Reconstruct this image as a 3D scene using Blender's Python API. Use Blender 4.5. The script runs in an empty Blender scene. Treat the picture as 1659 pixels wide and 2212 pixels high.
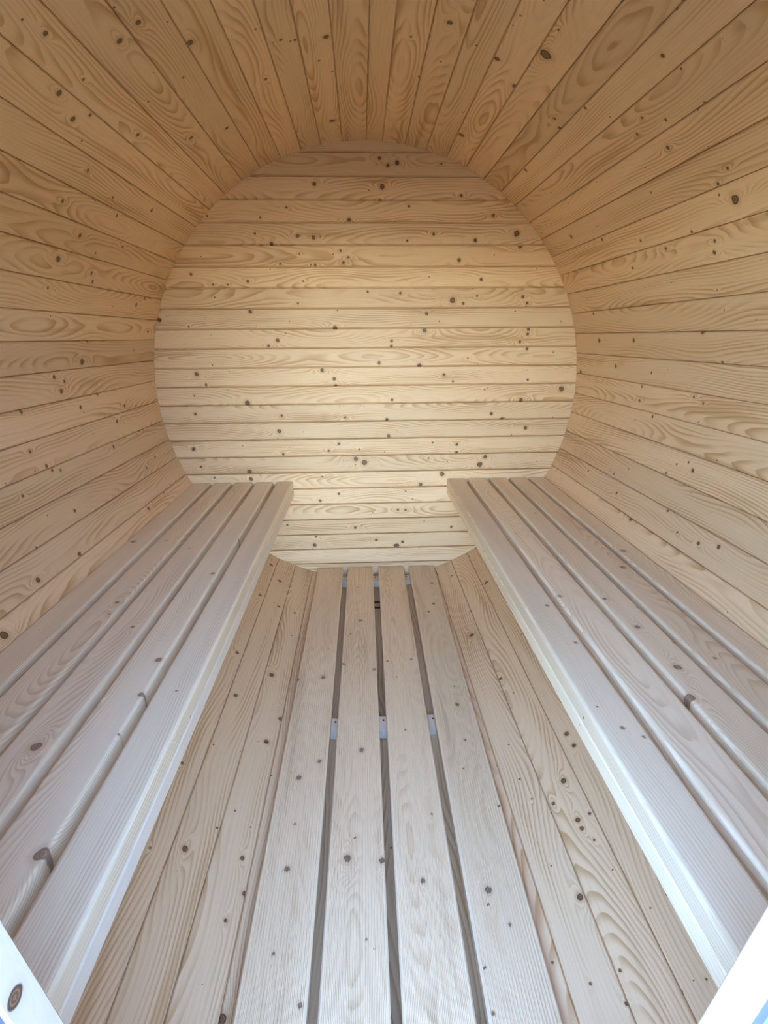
import bpy, math, random
from mathutils import Vector, Matrix

# ------------------------------------------------------------------ scene, camera, light
scene = bpy.context.scene
col = scene.collection
random.seed(7)

W, H = 1659.0, 2212.0            # photograph frame
F = 1046.7                       # focal length in pixels of that frame
PITCH, YAW, ROLL = 0.34726, 0.04141, -0.007345
CAM = Vector((-0.0317, 0.0, 0.2341))   # metres; barrel axis is x = 0, z = 0
R = 0.95                         # inner radius of the barrel
YB = 2.258                       # inner face of the back wall
YF = 0.262                       # inner face of the front wall

fwd = Vector((math.sin(YAW) * math.cos(PITCH), math.cos(YAW) * math.cos(PITCH), -math.sin(PITCH)))
rgt0 = Vector((math.cos(YAW), -math.sin(YAW), 0))
up0 = rgt0.cross(fwd)
rgt = math.cos(ROLL) * rgt0 + math.sin(ROLL) * up0
upv = -math.sin(ROLL) * rgt0 + math.cos(ROLL) * up0
cd = bpy.data.cameras.new('camera')
cd.sensor_fit = 'HORIZONTAL'
cd.sensor_width = 36.0
cd.lens = F / W * 36.0
cd.clip_start = 0.01
cam = bpy.data.objects.new('camera', cd)
cam.matrix_world = Matrix(((rgt.x, upv.x, -fwd.x, CAM.x), (rgt.y, upv.y, -fwd.y, CAM.y),
                           (rgt.z, upv.z, -fwd.z, CAM.z), (0, 0, 0, 1)))
col.objects.link(cam)
scene.camera = cam

world = bpy.data.worlds.new('sky')
scene.world = world
world.use_nodes = True
wn = world.node_tree
for n in list(wn.nodes):
    wn.nodes.remove(n)
# clear sky with the sun off to the left, hidden from the doorway; the multiply is the camera's white balance
nis = wn.nodes.new('ShaderNodeTexSky')
nis.sky_type = 'NISHITA'
nis.sun_disc = False
nis.sun_elevation = math.radians(50)
nis.sun_rotation = math.radians(-35)
nis.air_density = 1.0
nis.dust_density = 0.3
sky = wn.nodes.new('ShaderNodeMix')
sky.data_type = 'RGBA'
sky.blend_type = 'MULTIPLY'
sky.inputs[0].default_value = 1.0
sky.inputs[7].default_value = (0.91, 1.05, 1.33, 1.0)
wn.links.new(nis.outputs[0], sky.inputs[6])
bg = wn.nodes.new('ShaderNodeBackground')
bg.inputs['Strength'].default_value = 0.6
wo = wn.nodes.new('ShaderNodeOutputWorld')
wn.links.new(sky.outputs[2], bg.inputs['Color'])
wn.links.new(bg.outputs[0], wo.inputs['Surface'])

scene.view_settings.view_transform = 'Standard'
scene.view_settings.look = 'None'
scene.view_settings.gamma = 1.0
scene.view_settings.use_curve_mapping = False
scene.view_settings.exposure = 2.82
scene.cycles.max_bounces = 8
scene.cycles.use_adaptive_sampling = True
scene.cycles.adaptive_threshold = 0.2
scene.cycles.adaptive_min_samples = 16
scene.cycles.diffuse_bounces = 5
scene.cycles.glossy_bounces = 4
scene.cycles.sample_clamp_indirect = 10.0

# ------------------------------------------------------------------ wood material
NK = 8                            # knots that one board can carry (object properties k0..k5)


def nd(nt, t, **kw):
    n = nt.nodes.new(t)
    for k, v in kw.items():
        setattr(n, k, v)
    return n


class Net:
    """tiny helper to write node maths as expressions"""
    def __init__(s, nt):
        s.nt = nt

    def put(s, sock, v):
        if hasattr(v, 'is_output'):
            s.nt.links.new(v, sock)
        else:
            sock.default_value = v

    def m(s, op, a, b=None, c=None, clamp=False):
        n = nd(s.nt, 'ShaderNodeMath', operation=op, use_clamp=clamp)
        for i, v in enumerate((a, b, c)):
            if v is not None:
                s.put(n.inputs[i], v)
        return n.outputs[0]

    def v(s, op, a, b=None, scale=None):
        n = nd(s.nt, 'ShaderNodeVectorMath', operation=op)
        s.put(n.inputs[0], a)
        if b is not None:
            s.put(n.inputs[1], b)
        if scale is not None:
            s.put(n.inputs['Scale'], scale)
        return n.outputs['Value' if op in ('LENGTH', 'DISTANCE', 'DOT_PRODUCT') else 'Vector']

    def xyz(s, x, y, z):
        n = nd(s.nt, 'ShaderNodeCombineXYZ')
        for i, v in enumerate((x, y, z)):
            s.put(n.inputs[i], v)
        return n.outputs[0]

    def noise(s, vec, scale, detail=2.0, rough=0.5):
        n = nd(s.nt, 'ShaderNodeTexNoise', noise_dimensions='2D')
        s.put(n.inputs['Vector'], vec)
        n.inputs['Scale'].default_value = scale
        n.inputs['Detail'].default_value = detail
        n.inputs['Roughness'].default_value = rough
        return n.outputs[0]

    def ramp(s, v, a, b, lo=0.0, hi=1.0):
        n = nd(s.nt, 'ShaderNodeMapRange', interpolation_type='SMOOTHSTEP')
        s.put(n.inputs['Value'], v)
        n.inputs['From Min'].default_value = a
        n.inputs['From Max'].default_value = b
        n.inputs['To Min'].default_value = lo
        n.inputs['To Max'].default_value = hi
        return n.outputs[0]

    def mix(s, f, a, b, mode='MIX'):
        n = nd(s.nt, 'ShaderNodeMix', data_type='RGBA', blend_type=mode)
        s.put(n.inputs[0], f)
        s.put(n.inputs[6], a)
        s.put(n.inputs[7], b)
        return n.outputs[2]


def rgb(r, g, b):
    return (r, g, b, 1.0)


def wood(name, early, late, streak, ring=190.0, line=0.5, rough=0.5, pins=0.5, spread=0.12, streaks=0.5, kmix=0.95):
    """sawn spruce: growth rings of a log cut by the board (local X along, Y across, Z through),
    knots from the board's own k0..k5 properties that push the rings aside, pin knots, resin streaks"""
    mt = bpy.data.materials.new(name)
    mt.use_nodes = True
    nt = mt.node_tree
    for n in list(nt.nodes):
        nt.nodes.remove(n)
    g = Net(nt)
    tc = nd(nt, 'ShaderNodeTexCoord').outputs['Object']
    sep = nd(nt, 'ShaderNodeSeparateXYZ')
    nt.links.new(tc, sep.inputs[0])
    u, v, w = sep.outputs
    rnd = nd(nt, 'ShaderNodeObjectInfo').outputs['Random']
    wh = nd(nt, 'ShaderNodeTexWhiteNoise', noise_dimensions='1D')
    nt.links.new(g.m('MULTIPLY', rnd, 91.7), wh.inputs['W'])
    rs = nd(nt, 'ShaderNodeSeparateColor')
    nt.links.new(wh.outputs['Color'], rs.inputs[0])
    r1, r2, r3 = rs.outputs
    off = g.xyz(g.m('MULTIPLY', r1, 57.0), g.m('MULTIPLY', r2, 43.0), g.m('MULTIPLY', r3, 31.0))
    # knots
    v2 = g.m('ADD', v, g.m('MULTIPLY', w, 0.9))
    flat = g.xyz(u, v, 0.0)
    uv = g.v('ADD', g.xyz(u, v2, 0.0), off)
    wob = g.noise(uv, 70.0, 0.0)
    q = None
    bump = None
    for i in range(NK):
        at = nd(nt, 'ShaderNodeAttribute', attribute_type='OBJECT', attribute_name='k%d' % i)
        df = g.v('SUBTRACT', flat, at.outputs['Vector'])          # (du, dv, -radius)
        ds = nd(nt, 'ShaderNodeSeparateXYZ')
        nt.links.new(df, ds.inputs[0])
        du, dv, nr = ds.outputs
        dv = g.m('MULTIPLY', dv, dv)
        du = g.m('MULTIPLY', du, du)
        kr = g.m('MULTIPLY_ADD', nr, nr, 1e-8)
        qi = g.m('DIVIDE', g.m('ADD', du, dv), kr)                # squared distance in knot radii
        e = g.m('DIVIDE', g.m('MULTIPLY_ADD', du, 0.12, dv), kr)  # the same, stretched along the grain
        gs = g.m('DIVIDE', g.m('MULTIPLY', nr, -3.2), g.m('MULTIPLY_ADD', g.m('MULTIPLY', e, e), 0.06, g.m('ADD', g.m('MULTIPLY', e, 0.30), 1.0)))
        q = qi if q is None else g.m('MINIMUM', q, qi)
        bump = gs if bump is None else g.m('ADD', bump, gs)
    q = g.m('SQRT', q)
    q = g.m('ADD', q, g.m('MULTIPLY', g.m('SUBTRACT', wob, 0.5), 0.45))
    # growth rings: distance from a pith line that wanders slowly below the board
    h = g.m('ADD', g.m('MULTIPLY', g.m('MULTIPLY', r1, r1), 0.05), g.m('MULTIPLY', g.noise(g.v('MULTIPLY', uv, (1.0, 0.35, 0.0)), 1.9, 0.0), 0.09))
    v0 = g.m('ADD', v2, g.m('MULTIPLY', g.m('SUBTRACT', r2, 0.5), spread))
    warp = g.noise(g.v('MULTIPLY', uv, (5.0, 26.0, 0.0)), 1.0, 1.0)
    rad = g.m('SQRT', g.m('ADD', g.m('MULTIPLY', v0, v0), g.m('MULTIPLY', h, h)))
    rad = g.m('ADD', rad, g.m('ADD', g.m('MULTIPLY', warp, 0.0075), bump))
    ph = g.m('FRACT', g.m('MULTIPLY', rad, ring))
    ln = g.m('MULTIPLY', g.ramp(ph, 0.30, 0.92), g.ramp(ph, 0.92, 1.0, 1.0, 0.0))
    fade = g.noise(g.v('MULTIPLY', uv, (1.6, 22.0, 0.0)), 1.0, 1.0)
    ln = g.m('MULTIPLY', ln, g.ramp(fade, 0.35, 0.68, 0.12, 1.0))
    fibre = g.noise(g.v('MULTIPLY', uv, (7.0, 380.0, 0.0)), 1.0, 0.0)
    # colours
    tone = g.m('ADD', 0.90, g.m('MULTIPLY', r3, 0.14))
    base = g.mix(g.m('MULTIPLY', ln, line * 1.12, clamp=True), early, late)
    base = g.mix(g.m('MULTIPLY', g.ramp(fade, 0.66, 0.80), streaks), base, streak)
    base = g.mix(g.m('MULTIPLY', g.m('SUBTRACT', fibre, 0.40), 0.30, clamp=True), base, late)
    base = g.mix(g.m('MULTIPLY', g.m('MULTIPLY', r1, r1), 0.16), base, streak)
    base = g.mix(g.ramp(q, 1.0, 2.4, 0.40, 0.0), base, streak)
    core = g.ramp(q, 0.85, 1.12, 1.0, 0.0)
    kcol = g.mix(g.ramp(g.m('SINE', g.m('MULTIPLY', q, 15.0)), -0.6, 0.9), rgb(0.11, 0.042, 0.016), rgb(0.25, 0.12, 0.05))
    kcol = g.mix(g.ramp(q, 0.70, 0.92), kcol, rgb(0.045, 0.016, 0.007))
    base = g.mix(g.m('MULTIPLY', core, kmix), base, kcol)
    if pins > 0:
        vo = nd(nt, 'ShaderNodeTexVoronoi', voronoi_dimensions='2D', feature='F1')
        vs = g.v('MULTIPLY', uv, (9.0, 26.0, 0.0))
        g.put(vo.inputs['Vector'], vs)
        vo.inputs['Scale'].default_value = 1.0
        pd = g.v('LENGTH', g.v('MULTIPLY', g.v('SUBTRACT', vs, vo.outputs['Position']), (1 / 9.0, 1 / 26.0, 0.0)))
        pc = nd(nt, 'ShaderNodeSeparateColor')
        nt.links.new(vo.outputs['Color'], pc.inputs[0])
        pr = g.m('MULTIPLY_ADD', g.m('MULTIPLY', pc.outputs[1], pc.outputs[1]), 0.0026, 0.0010)
        pin = g.m('MULTIPLY', g.ramp(g.m('DIVIDE', pd, pr), 0.75, 1.15, 1.0, 0.0), g.m('LESS_THAN', pc.outputs[0], pins))
        base = g.mix(g.m('MULTIPLY', pin, 0.85), base, rgb(0.10, 0.045, 0.02))
    base = g.v('SCALE', base, scale=tone)
    bs = nd(nt, 'ShaderNodeBsdfPrincipled')
    g.put(bs.inputs['Base Color'], base)
    bs.inputs['Roughness'].default_value = rough
    bs.inputs['Specular IOR Level'].default_value = 0.4
    out = nd(nt, 'ShaderNodeOutputMaterial')
    nt.links.new(bs.outputs[0], out.inputs['Surface'])
    return mt


# one spruce for every stave and board of the shell, whatever light falls on it
M_WALL = wood('spruce cladding', rgb(0.85, 0.575, 0.295), rgb(0.50, 0.25, 0.075), rgb(0.47, 0.245, 0.075),
              ring=150.0, line=0.68, rough=0.52, pins=0.18, spread=0.16, streaks=0.45)
M_BENCH = wood('planed bench wood', rgb(0.85, 0.67, 0.405), rgb(0.59, 0.395, 0.20), rgb(0.54, 0.32, 0.17),
               ring=210.0, line=0.55, rough=0.36, pins=0.05, spread=0.30, streaks=0.15, kmix=0.72)
M_DECK = wood('grooved deck wood', rgb(0.91, 0.67, 0.375), rgb(0.62, 0.37, 0.15), rgb(0.50, 0.30, 0.14),
              ring=230.0, line=0.40, rough=0.55, pins=0.12, spread=0.30, streaks=0.25, kmix=0.78)
M_BATTEN = wood('planed white batten', rgb(0.74, 0.60, 0.41), rgb(0.64, 0.48, 0.30), rgb(0.60, 0.44, 0.27),
                ring=160.0, line=0.25, rough=0.5, pins=0.0, spread=0.2, streaks=0.0)



def plain(name, c, rough=0.6, metal=0.0, noise=0.0):
    mt = bpy.data.materials.new(name)
    mt.use_nodes = True
    nt = mt.node_tree
    bs = nt.nodes['Principled BSDF']
    g = Net(nt)
    if noise:
        tc = nd(nt, 'ShaderNodeTexCoord').outputs['Object']
        k = g.noise(tc, noise, 6.0, 0.6)
        g.put(bs.inputs['Base Color'], g.mix(g.ramp(k, 0.35, 0.65), rgb(*[x * 0.8 for x in c]), rgb(*c)))
    else:
        bs.inputs['Base Color'].default_value = rgb(*c)
    bs.inputs['Roughness'].default_value = rough
    bs.inputs['Metallic'].default_value = metal
    return mt


M_NAIL = plain('dark steel nail', (0.035, 0.03, 0.03), 0.5, 0.6)
M_SEAL = plain('grey draught seal', (0.16, 0.175, 0.20), 0.7)
M_BLACK = plain('black drain plastic', (0.008, 0.008, 0.009), 0.5)
M_GROUND = plain('grassy ground', (0.10, 0.10, 0.075), 0.9, 0.0, 60.0)

# ------------------------------------------------------------------ mesh helpers


def link(name, me, parent=None, mat=None):
    o = bpy.data.objects.new(name, me)
    col.objects.link(o)
    if me is not None and mat is not None and not me.materials:
        me.materials.append(mat)
    if parent is not None:
        o.parent = parent
    return o


def tag(o, label, cat=None, kind=None, group=None):
    o['label'] = label
    if cat:
        o['category'] = cat
    if kind:
        o['kind'] = kind
    if group:
        o['group'] = group
    return o


def extrude(prof, x0, x1, name='board'):
    """closed (y, z) profile swept along local X; x0 / x1 may be callables of the profile point"""
    n = len(prof)
    fa = x0 if callable(x0) else (lambda y, z: x0)
    fb = x1 if callable(x1) else (lambda y, z: x1)
    vs = [(fa(y, z), y, z) for y, z in prof] + [(fb(y, z), y, z) for y, z in prof]
    fs = [(i, (i + 1) % n, n + (i + 1) % n, n + i) for i in range(n)]
    fs.append(tuple(range(n - 1, -1, -1)))
    fs.append(tuple(range(n, 2 * n)))
    me = bpy.data.meshes.new(name)
    me.from_pydata(vs, [], fs)
    me.update()
    return me


def rounded(w, t, r, seg=3):
    """rounded rectangle profile, y in +-w/2, z from 0 (top) to -t, counter-clockwise seen from +X"""
    pts = []
    for cx, cz, a0 in ((w / 2 - r, -r, 0), (-w / 2 + r, -r, 90), (-w / 2 + r, -t + r, 180), (w / 2 - r, -t + r, 270)):
        for i in range(seg + 1):
            a = math.radians(a0 + 90.0 * i / seg)
            pts.append((cx + r * math.cos(a), cz + r * math.sin(a)))
    return pts


def box_mesh(sx, sy, sz, r=0.002, name='batten'):
    return extrude(rounded(sy, sz, r, 2), -sx / 2, sx / 2, name)


def empty(name, loc=(0, 0, 0)):
    e = bpy.data.objects.new(name, None)
    e.location = loc
    e.empty_display_size = 0.1
    col.objects.link(e)
    return e


BOARDS = []                       # every board that may carry knots: (object, half width, length range, surface tag)


def reg(o, kind, hw, u0, u1):
    for i in range(NK):
        o['k%d' % i] = (50.0 + i, 50.0, 0.0)
    o['nk'] = 0
    BOARDS.append((o, kind, hw, u0, u1))
    return o


# ------------------------------------------------------------------ the barrel: staves around the axis
LJ = [0.2, -5.4, -10.5, -15.2, -20.3, -25.6, -30.8, -36.0, -41.2, -46.4, -51.6, -56.2, -61.0, -66.0, -71.2, -76.1, -81.3]
RJ = [0.2, 4.0, 9.3, 14.4, 19.5, 24.7, 29.8, 34.8, 39.6, 45.0, 50.0, 55.0, 60.0, 65.0, 70.1, 75.3, 80.4]
for k in range(1, 14):
    LJ.append(-81.3 - 5.285 * k)          # to the floor joint at -150
for k in range(1, 14):
    RJ.append(80.4 + 5.285 * k)           # to the floor joint at +149.1
n_bot = 11
a0, a1 = RJ[-1], 360.0 + LJ[-1]
joints = sorted([a % 360 for a in LJ[1:]] + [a % 360 for a in RJ] + [a0 + (a1 - a0) * k / n_bot for k in range(1, n_bot)])

Y0S, Y1S = YF - 0.032, YB + 0.045
LS = Y1S - Y0S
T = 0.042
stave_cache = {}


def stave_mesh(deg, low):
    key = (round(deg, 2), low)
    if key in stave_cache:
        return stave_cache[key]
    hw = R * math.sin(math.radians(deg / 2))
    k = math.tan(math.radians(deg / 2))
    gp, b, s = 0.0008, 0.0022, 0.007
    pr = [(hw - gp - b, 0), (hw - gp, -b), (hw - gp + s * k, -s), (hw + 0.0004 + s * k, -s), (hw + 0.0004 + T * k, -T)]
    prof = pr + [(-y, z) for y, z in reversed(pr)]
    prof = list(reversed(prof))
    me = extrude(prof, 0.0, LS, 'stave')
    stave_cache[key] = (me, hw)
    return stave_cache[key]


ceiling = tag(empty('ceiling', (0, 0, R)), 'curved ceiling of narrow knotty spruce staves running to the back wall', 'ceiling', 'structure')
wall_left = tag(empty('wall_left', (-R, 0, 0)), 'curved spruce stave wall behind the bench that ends at the knotty door jamb', 'wall', 'structure')
wall_right = tag(empty('wall_right', (R, 0, 0)), 'curved spruce stave wall behind the bench with the glossy highlights', 'wall', 'structure')
floor = tag(empty('floor', (0, 0, -R)), 'rounded bottom of spruce staves under and beside the grooved floor slats', 'floor', 'structure')

for i, a in enumerate(joints):
    b = joints[(i + 1) % len(joints)]
    if b < a:
        b += 360
    mid = math.radians((a + b) / 2)
    d = b - a
    md = math.degrees(mid) % 360
    if md > 180:
        md -= 360
    me, hw = stave_mesh(d, 0)
    rad = Vector((math.sin(mid), 0, math.cos(mid)))
    X = Vector((0, 1, 0))
    Z = -rad
    Y = Z.cross(X)
    p = rad * (R * math.cos(math.radians(d / 2))) + Vector((0, Y0S, 0))
    par = ceiling if abs(md) < 51 else floor if abs(md) > 128 else (wall_left if md < 0 else wall_right)
    o = link('stave', me, None, M_WALL)
    o.matrix_world = Matrix(((X.x, Y.x, Z.x, p.x), (X.y, Y.y, Z.y, p.y), (X.z, Y.z, Z.z, p.z), (0, 0, 0, 1)))
    o.parent = par
    o.matrix_parent_inverse = Matrix.Translation(par.location).inverted()
    reg(o, 'stave', hw, 0, LS)

# ------------------------------------------------------------------ back wall: horizontal boards
wall_back = tag(empty('wall_back', (0, YB, 0)), 'flat round end wall of horizontal knotty spruce boards', 'wall', 'structure')
PB = 0.0805
ZJ0 = 0.910                       # top visible joint


def wall_board(z1, z0, xa, xb, thick, name='board'):
    """board between heights z0 and z1; local X = world X, local Y = height, local Z faces the room (-Y)"""
    c, hh = (z0 + z1) / 2, (z1 - z0) / 2
    g_ = 0.0006
    low = [(-hh + 0.0075, 0.0), (-hh + 0.0022, -0.0065), (-hh + g_, -0.0085), (-hh + g_, -0.012), (-hh - 0.0004, -0.012), (-hh - 0.0004, -thick)]
    top = [(hh + 0.0004, -thick), (hh + 0.0004, -0.013), (hh - g_, -0.013), (hh - g_, -0.0010), (hh - g_ - 0.001, 0.0)]
    n = 3
    face = [(hh - g_ - 0.001 + (-hh + 0.0075 - hh + g_ + 0.001) * k / n, 0.0) for k in range(1, n)]
    prof = low[::-1] + face[::-1] + top[::-1]
    prof = [(y, z) for y, z in prof]
    return extrude(prof, lambda y, z: xa(c + y), lambda y, z: xb(c + y), name), c, hh


RB = R + 0.010


def chord(z):
    return math.sqrt(max(RB * RB - min(z * z, RB * RB * 0.9999), 1e-6))


zs = [RB - 0.001]
z = ZJ0
while z > -RB + 0.02:
    zs.append(z)
    z -= PB
zs.append(-RB + 0.001)
MB = Matrix(((1, 0, 0, 0), (0, 0, -1, 0), (0, 1, 0, 0), (0, 0, 0, 1)))   # local (x, up, out) -> world
for z1, z0 in zip(zs[:-1], zs[1:]):
    me, c, hh = wall_board(z1, z0, lambda q_: -chord(q_), chord, 0.034)
    o = link('board', me, wall_back, M_WALL)
    o.matrix_world = Matrix.Translation((0, YB, c)) @ MB
    o.matrix_parent_inverse = Matrix.Translation(wall_back.location).inverted()
    reg(o, 'back', hh, -1, 1)

# ------------------------------------------------------------------ front wall around the doorway
wall_front = tag(empty('wall_front', (0, YF, 0)), 'spruce board wall with the open doorway the daylight comes through', 'wall', 'structure')
DTOP, DBOT = 0.61, -0.78


def door_l(z):
    return -0.325 if z > -0.2 else -0.325 + 0.12 * (-0.20 - z)


def door_r(z):
    return 0.312 if z > -0.2 else 0.312 - 0.14 * (-0.20 - z)


MFR = Matrix(((-1, 0, 0, 0), (0, 0, 1, 0), (0, 1, 0, 0), (0, 0, 0, 1)))   # facing +Y, into the room
zf = [RB - 0.001]
z = DTOP + PB * 2
while z > -RB + 0.02:
    zf.append(z)
    z -= PB
zf.append(-RB + 0.001)
JW = 0.055                        # jamb width
for z1, z0 in zip(zf[:-1], zf[1:]):
    c = (z0 + z1) / 2
    spans = []
    if c > DTOP or c < DBOT:
        spans.append((lambda q_: -chord(q_), chord))
    else:
        spans.append((lambda q_: -chord(q_), lambda q_: max(door_l(q_) - JW + 0.004, -chord(q_))))
        spans.append((lambda q_: door_r(q_) + JW - 0.004, chord))
    for xa, xb in spans:
        # mirrored board: local x = -world x
        me, c2, hh = wall_board(z1, z0, (lambda q_, f=xb: -f(q_)), (lambda q_, f=xa: -f(q_)), 0.028)
        o = link('board', me, wall_front, M_WALL)
        o.matrix_world = Matrix.Translation((0, YF, c2)) @ MFR
        o.matrix_parent_inverse = Matrix.Translation(wall_front.location).inverted()
        reg(o, 'front', hh, -1, 1)


def jamb(name, fn, side, label):
    """door lining that follows the leaning edge of the opening; local X runs down the jamb"""
    zlist = [DTOP + 0.05, -0.20, DBOT - 0.02]
    y0, y1 = YF - 0.030, YF + 0.002
    vs, fs = [], []
    rr = 0.002
    for z_ in zlist:
        x = fn(z_)
        xo = x + side * JW
        ring_ = [(x, y0 + rr), (x + side * rr, y0), (xo, y0), (xo, y1), (x + side * rr, y1), (x, y1 - rr)]
        for xx, yy in ring_:
            vs.append((-z_, yy, xx))
    n = 6
    for k in range(len(zlist) - 1):
        for i in range(n):
            a_, b_ = k * n + i, k * n + (i + 1) % n
            fs.append((a_, b_, b_ + n, a_ + n) if side > 0 else (a_, a_ + n, b_ + n, b_))
    fs.append(tuple(range(n)) if side < 0 else tuple(range(n - 1, -1, -1)))
    m_ = (len(zlist) - 1) * n
    fs.append(tuple(range(m_ + n - 1, m_ - 1, -1)) if side < 0 else tuple(range(m_, m_ + n)))
    me = bpy.data.meshes.new(name)
    me.from_pydata(vs, [], fs)
    me.update()
    o = link(name, me, None, M_BATTEN)
    # local (x down, y = world y, z = world x)
    o.matrix_world = Matrix(((0, 0, 1, 0), (0, 1, 0, 0), (-1, 0, 0, 0), (0, 0, 0, 1)))
    tag(o, label, 'door frame', 'structure')
    # grey draught seal on the outer face of the jamb
    sv = []
    for z_ in zlist:
        x = fn(z_)
        for xx, yy in ((x + side * 0.003, y0 - 0.006), (x + side * JW, y0 - 0.006), (x + side * JW, y0 + 0.0005), (x + side * 0.003, y0 + 0.0005)):
            sv.append((-z_, yy, xx))
    sf = [(0, 1, 2, 3), (8, 9, 10, 11)]
    for k in range(2):
        for i in range(4):
            a_, b_ = 4 * k + i, 4 * k + (i + 1) % 4
            sf.append((a_, b_, b_ + 4, a_ + 4))
    sm = bpy.data.meshes.new('door_seal')
    sm.from_pydata(sv, [], sf)
    link('door_seal', sm, o, M_SEAL)
    return reg(o, 'jamb', 1, -1, 1)


jl = jamb('trim_1', door_l, -1, 'pale door jamb with one large dark knot, at a bench end')
jr = jamb('trim_2', door_r, 1, 'clean pale door jamb without knots, at a bench end')
me = extrude(rounded(0.032, 0.05, 0.002), -0.36, 0.36, 'lintel')
o = link('trim_3', me, None, M_BATTEN)
o.location = (-0.008, YF - 0.014, DTOP + 0.05)
tag(o, 'pale head board across the top of the doorway', 'door frame', 'structure')
reg(o, 'x', 1, -1, 1)
me = extrude(rounded(0.032, 0.05, 0.002), -0.27, 0.27, 'sill')
o = link('trim_4', me, None, M_BATTEN)
o.location = (-0.008, YF - 0.014, DBOT + 0.01)
tag(o, 'pale sill board across the foot of the doorway', 'door frame', 'structure')
reg(o, 'x', 1, -1, 1)

# unseen door leaf, added to shape the daylight, folded back flat outside
M_DOOR = wood('planed door wood', rgb(0.80, 0.60, 0.38), rgb(0.55, 0.33, 0.16), rgb(0.55, 0.33, 0.16),
              ring=160.0, line=0.5, rough=0.5, pins=0.1, spread=0.2, streaks=0.3)
door = tag(empty('door_1', (0.37, YF - 0.05, DBOT)), 'unseen ledged wooden door leaf added to shape the daylight, folded back outside the front wall', 'door', 'structure')
invd = Matrix.Translation(door.location).inverted()
DW = 0.64
for k in range(7):
    me = extrude(rounded(DW / 7 - 0.001, 0.03, 0.003, 2), 0, DTOP - DBOT, 'board') if k == 0 else me
    o = link('board', me, door, M_DOOR)
    # local X down, local Y along the leaf, local Z away from the barrel
    o.matrix_world = Matrix(((0, -1, 0, 0.372 + DW / 7 * (k + 0.5)), (0, 0, -1, YF - 0.070), (-1, 0, 0, DTOP), (0, 0, 0, 1)))
    if o.matrix_world.determinant() < 0:
        o.matrix_world = Matrix(((0, 1, 0, 0.372 + DW / 7 * (k + 0.5)), (0, 0, -1, YF - 0.070), (-1, 0, 0, DTOP), (0, 0, 0, 1)))
    o.matrix_parent_inverse = invd
    reg(o, 'x', 1, 0, 1)
for zz in (DBOT + 0.2, DTOP - 0.2):
    me = extrude(rounded(0.09, 0.024, 0.003, 2), 0, DW - 0.04, 'ledge')
    o = link('ledge', me, door, M_DOOR)
    o.matrix_world = Matrix(((1, 0, 0, 0.39), (0, 0, -1, YF - 0.0925), (0, 1, 0, zz), (0, 0, 0, 1)))
    o.matrix_parent_inverse = invd
    reg(o, 'x', 1, 0, 1)

# unseen ground outside the doorway, added to shape the bounced daylight
me = bpy.data.meshes.new('ground')
me.from_pydata([(-6, -9, 0), (6, -9, 0), (6, 6, 0), (-6, 6, 0)], [], [(0, 1, 2, 3)])
o = link('ground', me, None, M_GROUND)
o.location = (0, 0, -1.10)
tag(o, 'unseen grassy ground outside the open doorway, added to shape the bounced daylight', 'ground', 'structure')

# unseen walls added outside on either side to block low sky light
M_BLOCKER = plain('brown sky blocker', (0.13, 0.095, 0.065), 0.9, 0.0, 9.0)
for nm, x0_, x1_, hgt, lb_ in (('sky_blocker_left', -3.2, -3.0, 1.3, 'low brown unseen wall added outside the doorway to block sky light'),
                               ('sky_blocker_right', 2.2, 2.4, 2.1, 'tall brown unseen wall added outside beside the door leaf to block sky light')):
    hv = [(x_, y_, z_) for z_ in (0.0, hgt) for x_, y_ in ((x0_, -7.0), (x1_, -7.0), (x1_, 0.4), (x0_, 0.4))]
    hf = [(0, 3, 2, 1), (4, 5, 6, 7)] + [(i_, (i_ + 1) % 4, 4 + (i_ + 1) % 4, 4 + i_) for i_ in range(4)]
    me = bpy.data.meshes.new(nm)
    me.from_pydata(hv, [], hf)
    o = link(nm, me, None, M_BLOCKER)
    o.location = (0, 0, -1.10)
    tag(o, lb_, 'wall', 'structure')

# ------------------------------------------------------------------ benches
ZB = -0.417
YB0, YB1 = YF + 0.001, YB - 0.002
SL = [(.375, .452), (.469, .549), (.566, .650), (.667, .748), (.765, .848)]
SR = [(.370, .453), (.470, .560), (.577, .660), (.676, .758), (.775, .848)]
TH = 0.040


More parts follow.
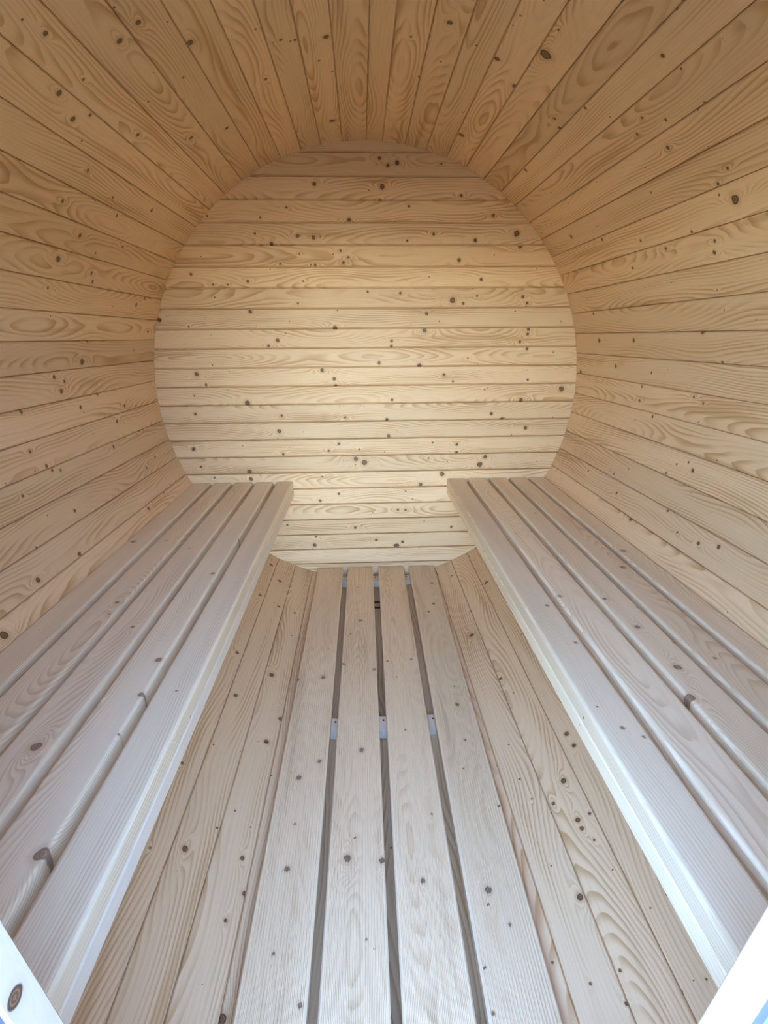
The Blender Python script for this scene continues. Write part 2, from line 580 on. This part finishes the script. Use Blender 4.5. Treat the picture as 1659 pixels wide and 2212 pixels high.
def bench(side, sl, label, rail_mat):
    e = empty('sauna_bench', (side * 0.6, (YB0 + YB1) / 2, ZB - 0.075))
    tag(e, label, 'bench', None, 'slatted benches along the side walls')
    inv = Matrix.Translation(e.location).inverted()
    L = YB1 - YB0
    for i, (a_, b_) in enumerate(sl):
        w_ = b_ - a_
        pr = rounded(w_, TH, 0.007, 4)
        me = extrude(pr, 0, L, 'slat')
        o = link('slat', me, e, M_BENCH)
        xc = side * (a_ + b_) / 2
        # local X -> world Y, local Y -> world -X, local Z up
        o.matrix_world = Matrix(((0, -1, 0, xc), (1, 0, 0, YB0), (0, 0, 1, ZB), (0, 0, 0, 1)))
        o.matrix_parent_inverse = inv
        reg(o, 'bench', w_ / 2, 0, L)
    # front rail flush under the first slat
    me = extrude(rounded(0.038, 0.034, 0.003, 2), 0, L, 'front_rail')
    o = link('front_rail', me, e, rail_mat)
    o.matrix_world = Matrix(((0, -1, 0, side * (sl[0][0] + 0.019)), (1, 0, 0, YB0), (0, 0, 1, ZB - TH + 0.0005), (0, 0, 0, 1)))
    o.matrix_parent_inverse = inv
    reg(o, 'rail', 0.02, 0, L)
    xa, xb = sl[0][0] + 0.038, 0.815
    for yy in (YB0 + 0.10, (YB0 + YB1) / 2, YB1 - 0.10):
        me = extrude(rounded(0.045, 0.040, 0.002, 2), -(xb - xa) / 2, (xb - xa) / 2, 'bearer')
        o = link('bearer', me, e, M_BENCH)
        o.matrix_world = Matrix.Translation((side * (xa + xb) / 2, yy, ZB - TH + 0.0005))
        o.matrix_parent_inverse = inv
        reg(o, 'x', 1, 0, 1)
    for ch in e.children:
        if ch.name.startswith('slat'):
            for poly in ch.data.polygons:
                poly.use_smooth = False
    return e


bl = bench(-1, SL, 'slatted wooden bench whose front edge ends at the door jamb with the large knot', M_BATTEN)
br = bench(1, SR, 'slatted wooden bench with glossy highlights, its front edge ending at the clean door jamb', M_BENCH)

# ------------------------------------------------------------------ grooved floor slats on battens
ZD = -0.878
DT = 0.030
db = empty('duckboard', (0, (YB0 + YB1) / 2, -R))
tag(db, 'walkway of four grooved wooden slats on the floor between the benches', 'duckboard')
inv = Matrix.Translation(db.location).inverted()


def groove_profile(w_, t, n=19):
    pts = []
    marg = 0.0055
    pitch = (w_ - 2 * marg) / n
    pts.append((w_ / 2, -0.003))
    pts.append((w_ / 2 - 0.003, 0.0))
    for k in range(n):
        y = w_ / 2 - marg - pitch * (k + 0.5)
        d_ = 0.0028
        pts += [(y + pitch * 0.33, 0.0), (y + pitch * 0.14, -d_), (y - pitch * 0.14, -d_), (y - pitch * 0.33, 0.0)]
    pts.append((-w_ / 2 + 0.003, 0.0))
    pts.append((-w_ / 2, -0.003))
    pts.append((-w_ / 2, -t))
    pts.append((w_ / 2, -t))
    return pts


me_d = None
YD0, YD1 = YB0 + 0.01, YB - 0.012
ends = [((-0.2805, -0.1525), (-0.2785, -0.1480)), ((-0.1310, -0.0075), (-0.1245, 0.0010)),
        ((0.0135, 0.1420), (0.0295, 0.1585)), ((0.1640, 0.2890), (0.1860, 0.3140))]
me_d = extrude(groove_profile(0.1275, DT), 0, YD1 - YD0, 'grooved_slat')
for (n0, n1), (f0, f1) in ends:
    ya, yb = 0.48, 2.24
    cn, cf = (n0 + n1) / 2, (f0 + f1) / 2
    ang = math.atan2(cf - cn, yb - ya)
    xs = cn + (YD0 - ya) * math.tan(ang)
    o = link('grooved_slat', me_d, db, M_DECK)
    o.matrix_world = Matrix.Translation((xs, YD0, ZD)) @ Matrix.Rotation(-ang, 4, 'Z') @ Matrix(((0, -1, 0, 0), (1, 0, 0, 0), (0, 0, 1, 0), (0, 0, 0, 1)))
    o.matrix_parent_inverse = inv
    reg(o, 'deck', 0.064, 0, YD1 - YD0)

nail_me = bpy.data.meshes.new('nail')
nv, nf = [], []
for k in range(10):
    a_ = 2 * math.pi * k / 10
    nv.append((0.0035 * math.cos(a_), 0.0035 * math.sin(a_), -0.004))
    nv.append((0.0033 * math.cos(a_), 0.0033 * math.sin(a_), 0.0008))
nf = [(2 * k, 2 * ((k + 1) % 10), 2 * ((k + 1) % 10) + 1, 2 * k + 1) for k in range(10)] + [tuple(2 * k + 1 for k in range(10))]
nail_me.from_pydata(nv, [], nf)
nail_me.materials.append(M_NAIL)
gaps_far = [-0.1362, 0.0152, 0.1722]
for yc, zt in ((0.45, 0), (1.205, 0), (2.175, 0)):
    wd = 0.055
    ht = 0.036
    hwid = math.sqrt(R * R - (ZD - DT - 0.004) ** 2) - 0.03
    zt = ZD - DT
    # underside follows the round bottom of the barrel
    pts = []
    nseg = 12
    for k in range(nseg + 1):
        x = -hwid + 2 * hwid * k / nseg
        pts.append((x, -math.sqrt((R - 0.001) ** 2 - x * x) - zt))
    prof = [(hwid, 0.0), (-hwid, 0.0)] + [(x, max(zz, -0.034)) for x, zz in pts]
    me = extrude(prof, -wd / 2, wd / 2, 'batten')
    o = link('batten', me, db, M_BATTEN)
    o.matrix_world = Matrix(((0, 1, 0, 0.0), (-1, 0, 0, yc), (0, 0, 1, zt + 0.0005), (0, 0, 0, 1)))
    o.matrix_parent_inverse = inv
    reg(o, 'x', 1, -1, 1)
    for gx in gaps_far:
        nl = link('nail', nail_me, o)
        nl.location = (-0.012, gx - 0.003, 0.0)

# drain in the bottom of the barrel, seen through the middle gap
dv_, df_ = [], []
N = 20
for k in range(N):
    a_ = 2 * math.pi * k / N
    for rr, zz in ((0.030, -0.02), (0.030, 0.004), (0.021, 0.004), (0.021, -0.012)):
        dv_.append((rr * math.cos(a_), rr * math.sin(a_), zz))
for k in range(N):
    b_ = (k + 1) % N
    for j in range(3):
        df_.append((4 * k + j, 4 * b_ + j, 4 * b_ + j + 1, 4 * k + j + 1))
df_.append(tuple(4 * k + 3 for k in range(N)))
me = bpy.data.meshes.new('drain')
me.from_pydata(dv_, [], df_)
o = link('drain', me, floor, M_BLACK)
o.matrix_world = Matrix.Translation((0.016, 1.985, -R + 0.0015))
o.matrix_parent_inverse = Matrix.Translation(floor.location).inverted()

# ------------------------------------------------------------------ knots: photo pixel -> direction -> the surface it lies on
def ray(px, py):
    return rgt * ((px - W / 2) / F) - upv * ((py - H / 2) / F) + fwd


def hit(px, py, surf):
    d_ = ray(px, py)
    if surf == 'back':
        t = (YB - CAM.y) / d_.y
    elif surf == 'bench':
        t = (ZB - CAM.z) / d_.z
    elif surf == 'deck':
        t = (ZD - CAM.z) / d_.z
    elif surf == 'jamb':
        t = (-0.318 - CAM.x) / d_.x
    else:
        rr_ = R * 0.9993
        A = d_.x ** 2 + d_.z ** 2
        B = CAM.x * d_.x + CAM.z * d_.z
        C_ = CAM.x ** 2 + CAM.z ** 2 - rr_ * rr_
        t = (-B + math.sqrt(B * B - A * C_)) / A
    return CAM + d_ * t, t


KN = []


def crop(surf, x0, y0, s, pts):
    for px, py, pr in pts:
        KN.append((surf, x0 + px * s, y0 + py * s, pr * s))


crop('back', 300, 280, .3376, [(1122,348,12),(1540,182,10),(945,497,7),(777,562,6),(437,553,7),(1345,578,12),(743,665,7),(848,730,12),
 (1015,680,11),(1117,690,12),(525,665,5),(563,708,5),(1290,775,8),(1340,817,8),(1308,850,9),(1027,795,5),(905,860,6),(1128,865,8),
 (652,865,4),(333,925,8),(475,992,7),(697,970,9),(570,992,5),(1052,970,5),(1463,1036,8),(1018,1112,7),(712,1165,12),(1127,1138,5),
 (1270,1157,4),(1175,1065,5),(130,1217,13),(1255,1270,14),(318,1260,5),(963,1225,4),(888,1348,12),(830,1383,9),(803,1360,7),
 (1537,1492,10),(1172,1540,12),(370,1565,13),(430,1632,8),(470,1507,4),(1250,1595,11),(1260,1640,11)])
crop('back', 760, 280, .3376, [(177,182,10),(230,228,11),(290,213,14),(573,218,6),(195,365,16),(700,423,9),(180,452,8),(365,491,8),
 (905,548,10),(1055,665,18),(1078,745,14),(523,668,9),(790,708,12),(353,711,6),(685,835,12),(828,957,10),(495,942,4),(310,1045,9),
 (645,1093,18),(712,1112,9),(802,1064,7),(918,1062,7),(1095,1070,10),(1122,1108,8),(478,1178,10),(465,1285,14),(1130,1278,11),
 (1125,1308,9),(1075,1357,9),(1120,1403,9),(255,1352,9),(253,1384,9),(432,1508,14),(742,1463,5),(590,1568,9),(675,1582,6),
 (647,1611,7),(1125,1600,7),(1340,1658,16)])
crop('back', 300, 800, .3376, [(695,210,17),(355,163,5),(362,280,9),(915,290,8),(900,390,13),(350,505,12),(1587,315,11),(1620,188,9),
 (1598,420,11),(1320,300,8),(1280,470,8),(1215,515,7),(1410,505,6),(925,537,8),(1388,567,14),(1443,590,18),(708,648,15),(718,695,12),
 (398,617,7),(485,686,6),(1160,833,9),(1280,790,8),(1175,680,5),(1385,1007,9),(1133,1065,7),(1520,1085,8),(1125,1118,12),
 (1110,1143,5),(950,990,6),(1640,1120,10)])
crop('back', 760, 800, .3376, [(850,122,5),(1082,190,13),(960,310,11),(893,277,10),(1112,367,12),(672,474,9),(670,525,9),(517,462,6),
 (818,602,17),(853,553,12),(610,583,4),(490,561,5),(578,663,15),(440,732,12),(295,892,8),(343,893,8),(463,965,4),(637,1001,8),
 (155,1086,7),(325,1097,9),(277,1058,5),(290,1120,14),(345,773,5)])
crop('barrel', 0, 500, .3164, [(548,27,12),(840,105,7),(652,148,8),(625,285,12),(632,342,11),(400,190,18),(327,385,10),(990,457,9),
 (930,500,12),(1010,685,10),(600,750,10),(560,890,22),(913,812,6),(370,995,15),(440,1023,12),(417,1090,18),(145,1230,16),(550,1200,13),
 (850,1190,11),(798,1297,12),(205,1505,14),(952,1360,8),(775,1470,12),(318,1600,13),(357,1630,11),(413,1630,10),(155,1806,10),
 (1000,1613,9),(1058,1540,8),(510,1908,12),(1017,1892,10),(545,2198,12),(250,2160,9),(1120,1783,6),(665,1113,10)])
crop('barrel', 1179, 500, .3164, [(383,58,9),(647,62,8),(820,118,10),(1153,68,10),(1153,145,12),(597,250,8),(853,248,8),(325,563,9),
 (1068,685,18),(600,743,14),(365,745,15),(1170,400,6),(478,920,12),(237,963,15),(655,1060,9),(722,965,9),(640,1155,10),(1010,1130,10),
 (1075,1175,8),(728,1265,11),(1003,1635,13),(465,1655,8),(820,1650,8),(895,1588,7),(975,1577,9),(290,1635,7),(578,1965,14),
 (1042,2130,14),(1180,2155,14),(898,2055,9),(485,1785,8),(832,1907,9),(1205,895,10)])
crop('barrel', 0, 0, .5, [(195,145,14),(597,97,15),(517,175,15),(822,185,18),(360,343,7),(255,402,14),(595,582,10),(315,515,13),
 (390,498,9),(790,335,6),(825,595,9),(980,553,9),(380,735,8),(270,868,9),(345,1018,10),(1410,160,14),(1435,522,12),(1378,262,6),
 (1148,342,8),(1275,173,8),(1213,172,8),(655,908,8),(505,932,7),(250,1118,12),(530,1067,6),(640,440,5),(1437,310,5),(487,853,6)])
crop('barrel', 829, 0, .5, [(285,97,14),(755,130,6),(488,255,14),(700,235,28),(567,375,14),(117,158,6),(590,68,5),(152,332,6),
 (335,583,14),(738,512,8),(760,555,9),(870,467,7),(612,735,8),(1115,508,6),(1218,517,7),(1095,580,7),(1228,637,11),(1353,473,6),
 (1518,860,22),(1485,727,9),(1443,795,8),(943,1035,8),(810,1022,9),(1110,1040,6),(1330,1002,7),(1430,1040,7),(1428,1090,8),
 (1217,1073,6),(1075,1158,6),(1205,240,11),(1155,832,5)])
crop('bench', 0, 1000, .3978, [(1130,272,9),(905,422,6),(635,757,11),(592,822,6),(725,427,13),(860,1070,18),(767,1257,17),(510,1325,14),
 (195,1540,30),(645,1470,7),(960,1237,6),(525,1730,10),(1155,600,12),(965,690,10),(720,890,10),(1298,412,7)])
crop('bench', 0, 1700, .3376, [(265,430,46)])
crop('bench', 940, 1000, .4334, [(1270,1168,26),(1207,1017,20),(1008,817,15),(845,677,10),(500,250,7),(560,262,7),(937,438,14),
 (935,520,14),(485,340,10),(1010,718,9),(1190,897,7),(1387,1065,8),(1395,973,9),(933,1320,11),(1040,1365,9),(557,710,10),(700,895,9),
 (1505,1400,7),(1390,1155,7),(620,663,12)])
crop('barrel', 0, 1000, .3978, [(807,248,9),(432,495,12),(207,637,15),(20,935,25)])
crop('barrel', 940, 1000, .4334, [(905,150,7)])
crop('barrel', 0, 1000, .3978, [(1520,642,10),(1413,717,9),(1473,555,9),(1288,1030,10),(1280,1262,12),(1525,1390,14),(1475,1152,14),
 (1447,1515,14),(990,1630,9),(1600,815,7),(1515,780,8),(1600,640,4)])
crop('barrel', 0, 1700, .3376, [(1185,395,20),(1550,455,14),(1565,680,18),(1442,855,12),(960,390,8),(1605,258,5),(1410,1490,36)])
crop('barrel', 940, 1000, .4334, [(182,858,12),(325,1075,9),(255,595,10),(640,1585,14),(655,1350,12),(692,1408,11),(178,735,6),
 (390,1242,4),(83,562,5)])
crop('barrel', 1100, 1700, .337, [(455,705,22),(440,212,16),(465,265,14),(545,340,9),(710,1175,10),(520,1263,10),(750,1388,12),(145,77,6),
 (283,105,12),(1105,1308,8),(1265,1233,7),(270,505,5),(515,170,10)])
crop('deck', 560, 1180, .3014, [(448,325,9),(497,330,7),(540,317,10),(563,165,7),(723,530,13),(603,842,11),(825,880,11),(653,625,6),
 (458,937,17),(275,955,14),(388,820,9),(733,1458,19),(432,1538,15),(350,1595,9),(287,1650,9),(265,1465,9),(1047,1313,7),(1240,262,10),
 (1215,467,9),(1250,410,11),(1240,568,7),(1420,1132,14),(1475,1384,9),(985,935,6),(1090,807,8),(920,820,9),(1305,665,5),(1498,1590,7)])
crop('deck', 450, 1650, .4521, [(665,450,18),(830,460,15),(377,500,14),(433,65,12),(413,285,7),(437,1152,13),(1025,555,12),
 (1338,600,16),(1440,765,8),(755,838,6),(1067,238,6),(1362,1190,8),(310,905,9)])
crop('jamb', 0, 1900, .141, [(230,1800,170)])

bpy.context.view_layer.update()
kindof = {'back': 'back', 'barrel': 'stave', 'bench': 'bench', 'deck': 'deck', 'jamb': 'jamb'}
inv_of = {}
for o, kind, hw, u0, u1 in BOARDS:
    inv_of[o.name] = o.matrix_world.inverted()
for surf, px, py, pr in sorted(KN, key=lambda k_: -k_[3]):
    P, depth = hit(px, py, surf)
    if surf == 'back' and P.x ** 2 + P.z ** 2 > R * R:
        continue
    if surf == 'barrel' and P.y > YB:
        continue
    best, bd = None, 1e9
    for o, kind, hw, u0, u1 in BOARDS:
        if kind != kindof[surf]:
            continue
        if surf == 'jamb':
            if o != jl:
                continue
            L_ = inv_of[o.name] @ P
            best, bl_ = o, L_
            break
        L_ = inv_of[o.name] @ P
        if surf == 'barrel' and L_.z < -0.02 or L_.z > 0.2:
            continue
        e_ = abs(L_.y) - hw
        if e_ < bd:
            bd, best, bl_ = e_, o, L_
    if best is None or best['nk'] >= NK:
        continue
    best['k%d' % best['nk']] = (bl_.x, bl_.y, pr * depth / F * 0.92)
    best['nk'] = best['nk'] + 1
for o, kind, hw, u0, u1 in BOARDS:
    del o['nk']

# make every mesh's normals consistent
import bmesh
for me in bpy.data.meshes:
    bm = bmesh.new()
    bm.from_mesh(me)
    bmesh.ops.recalc_face_normals(bm, faces=bm.faces)
    bm.to_mesh(me)
    bm.free()
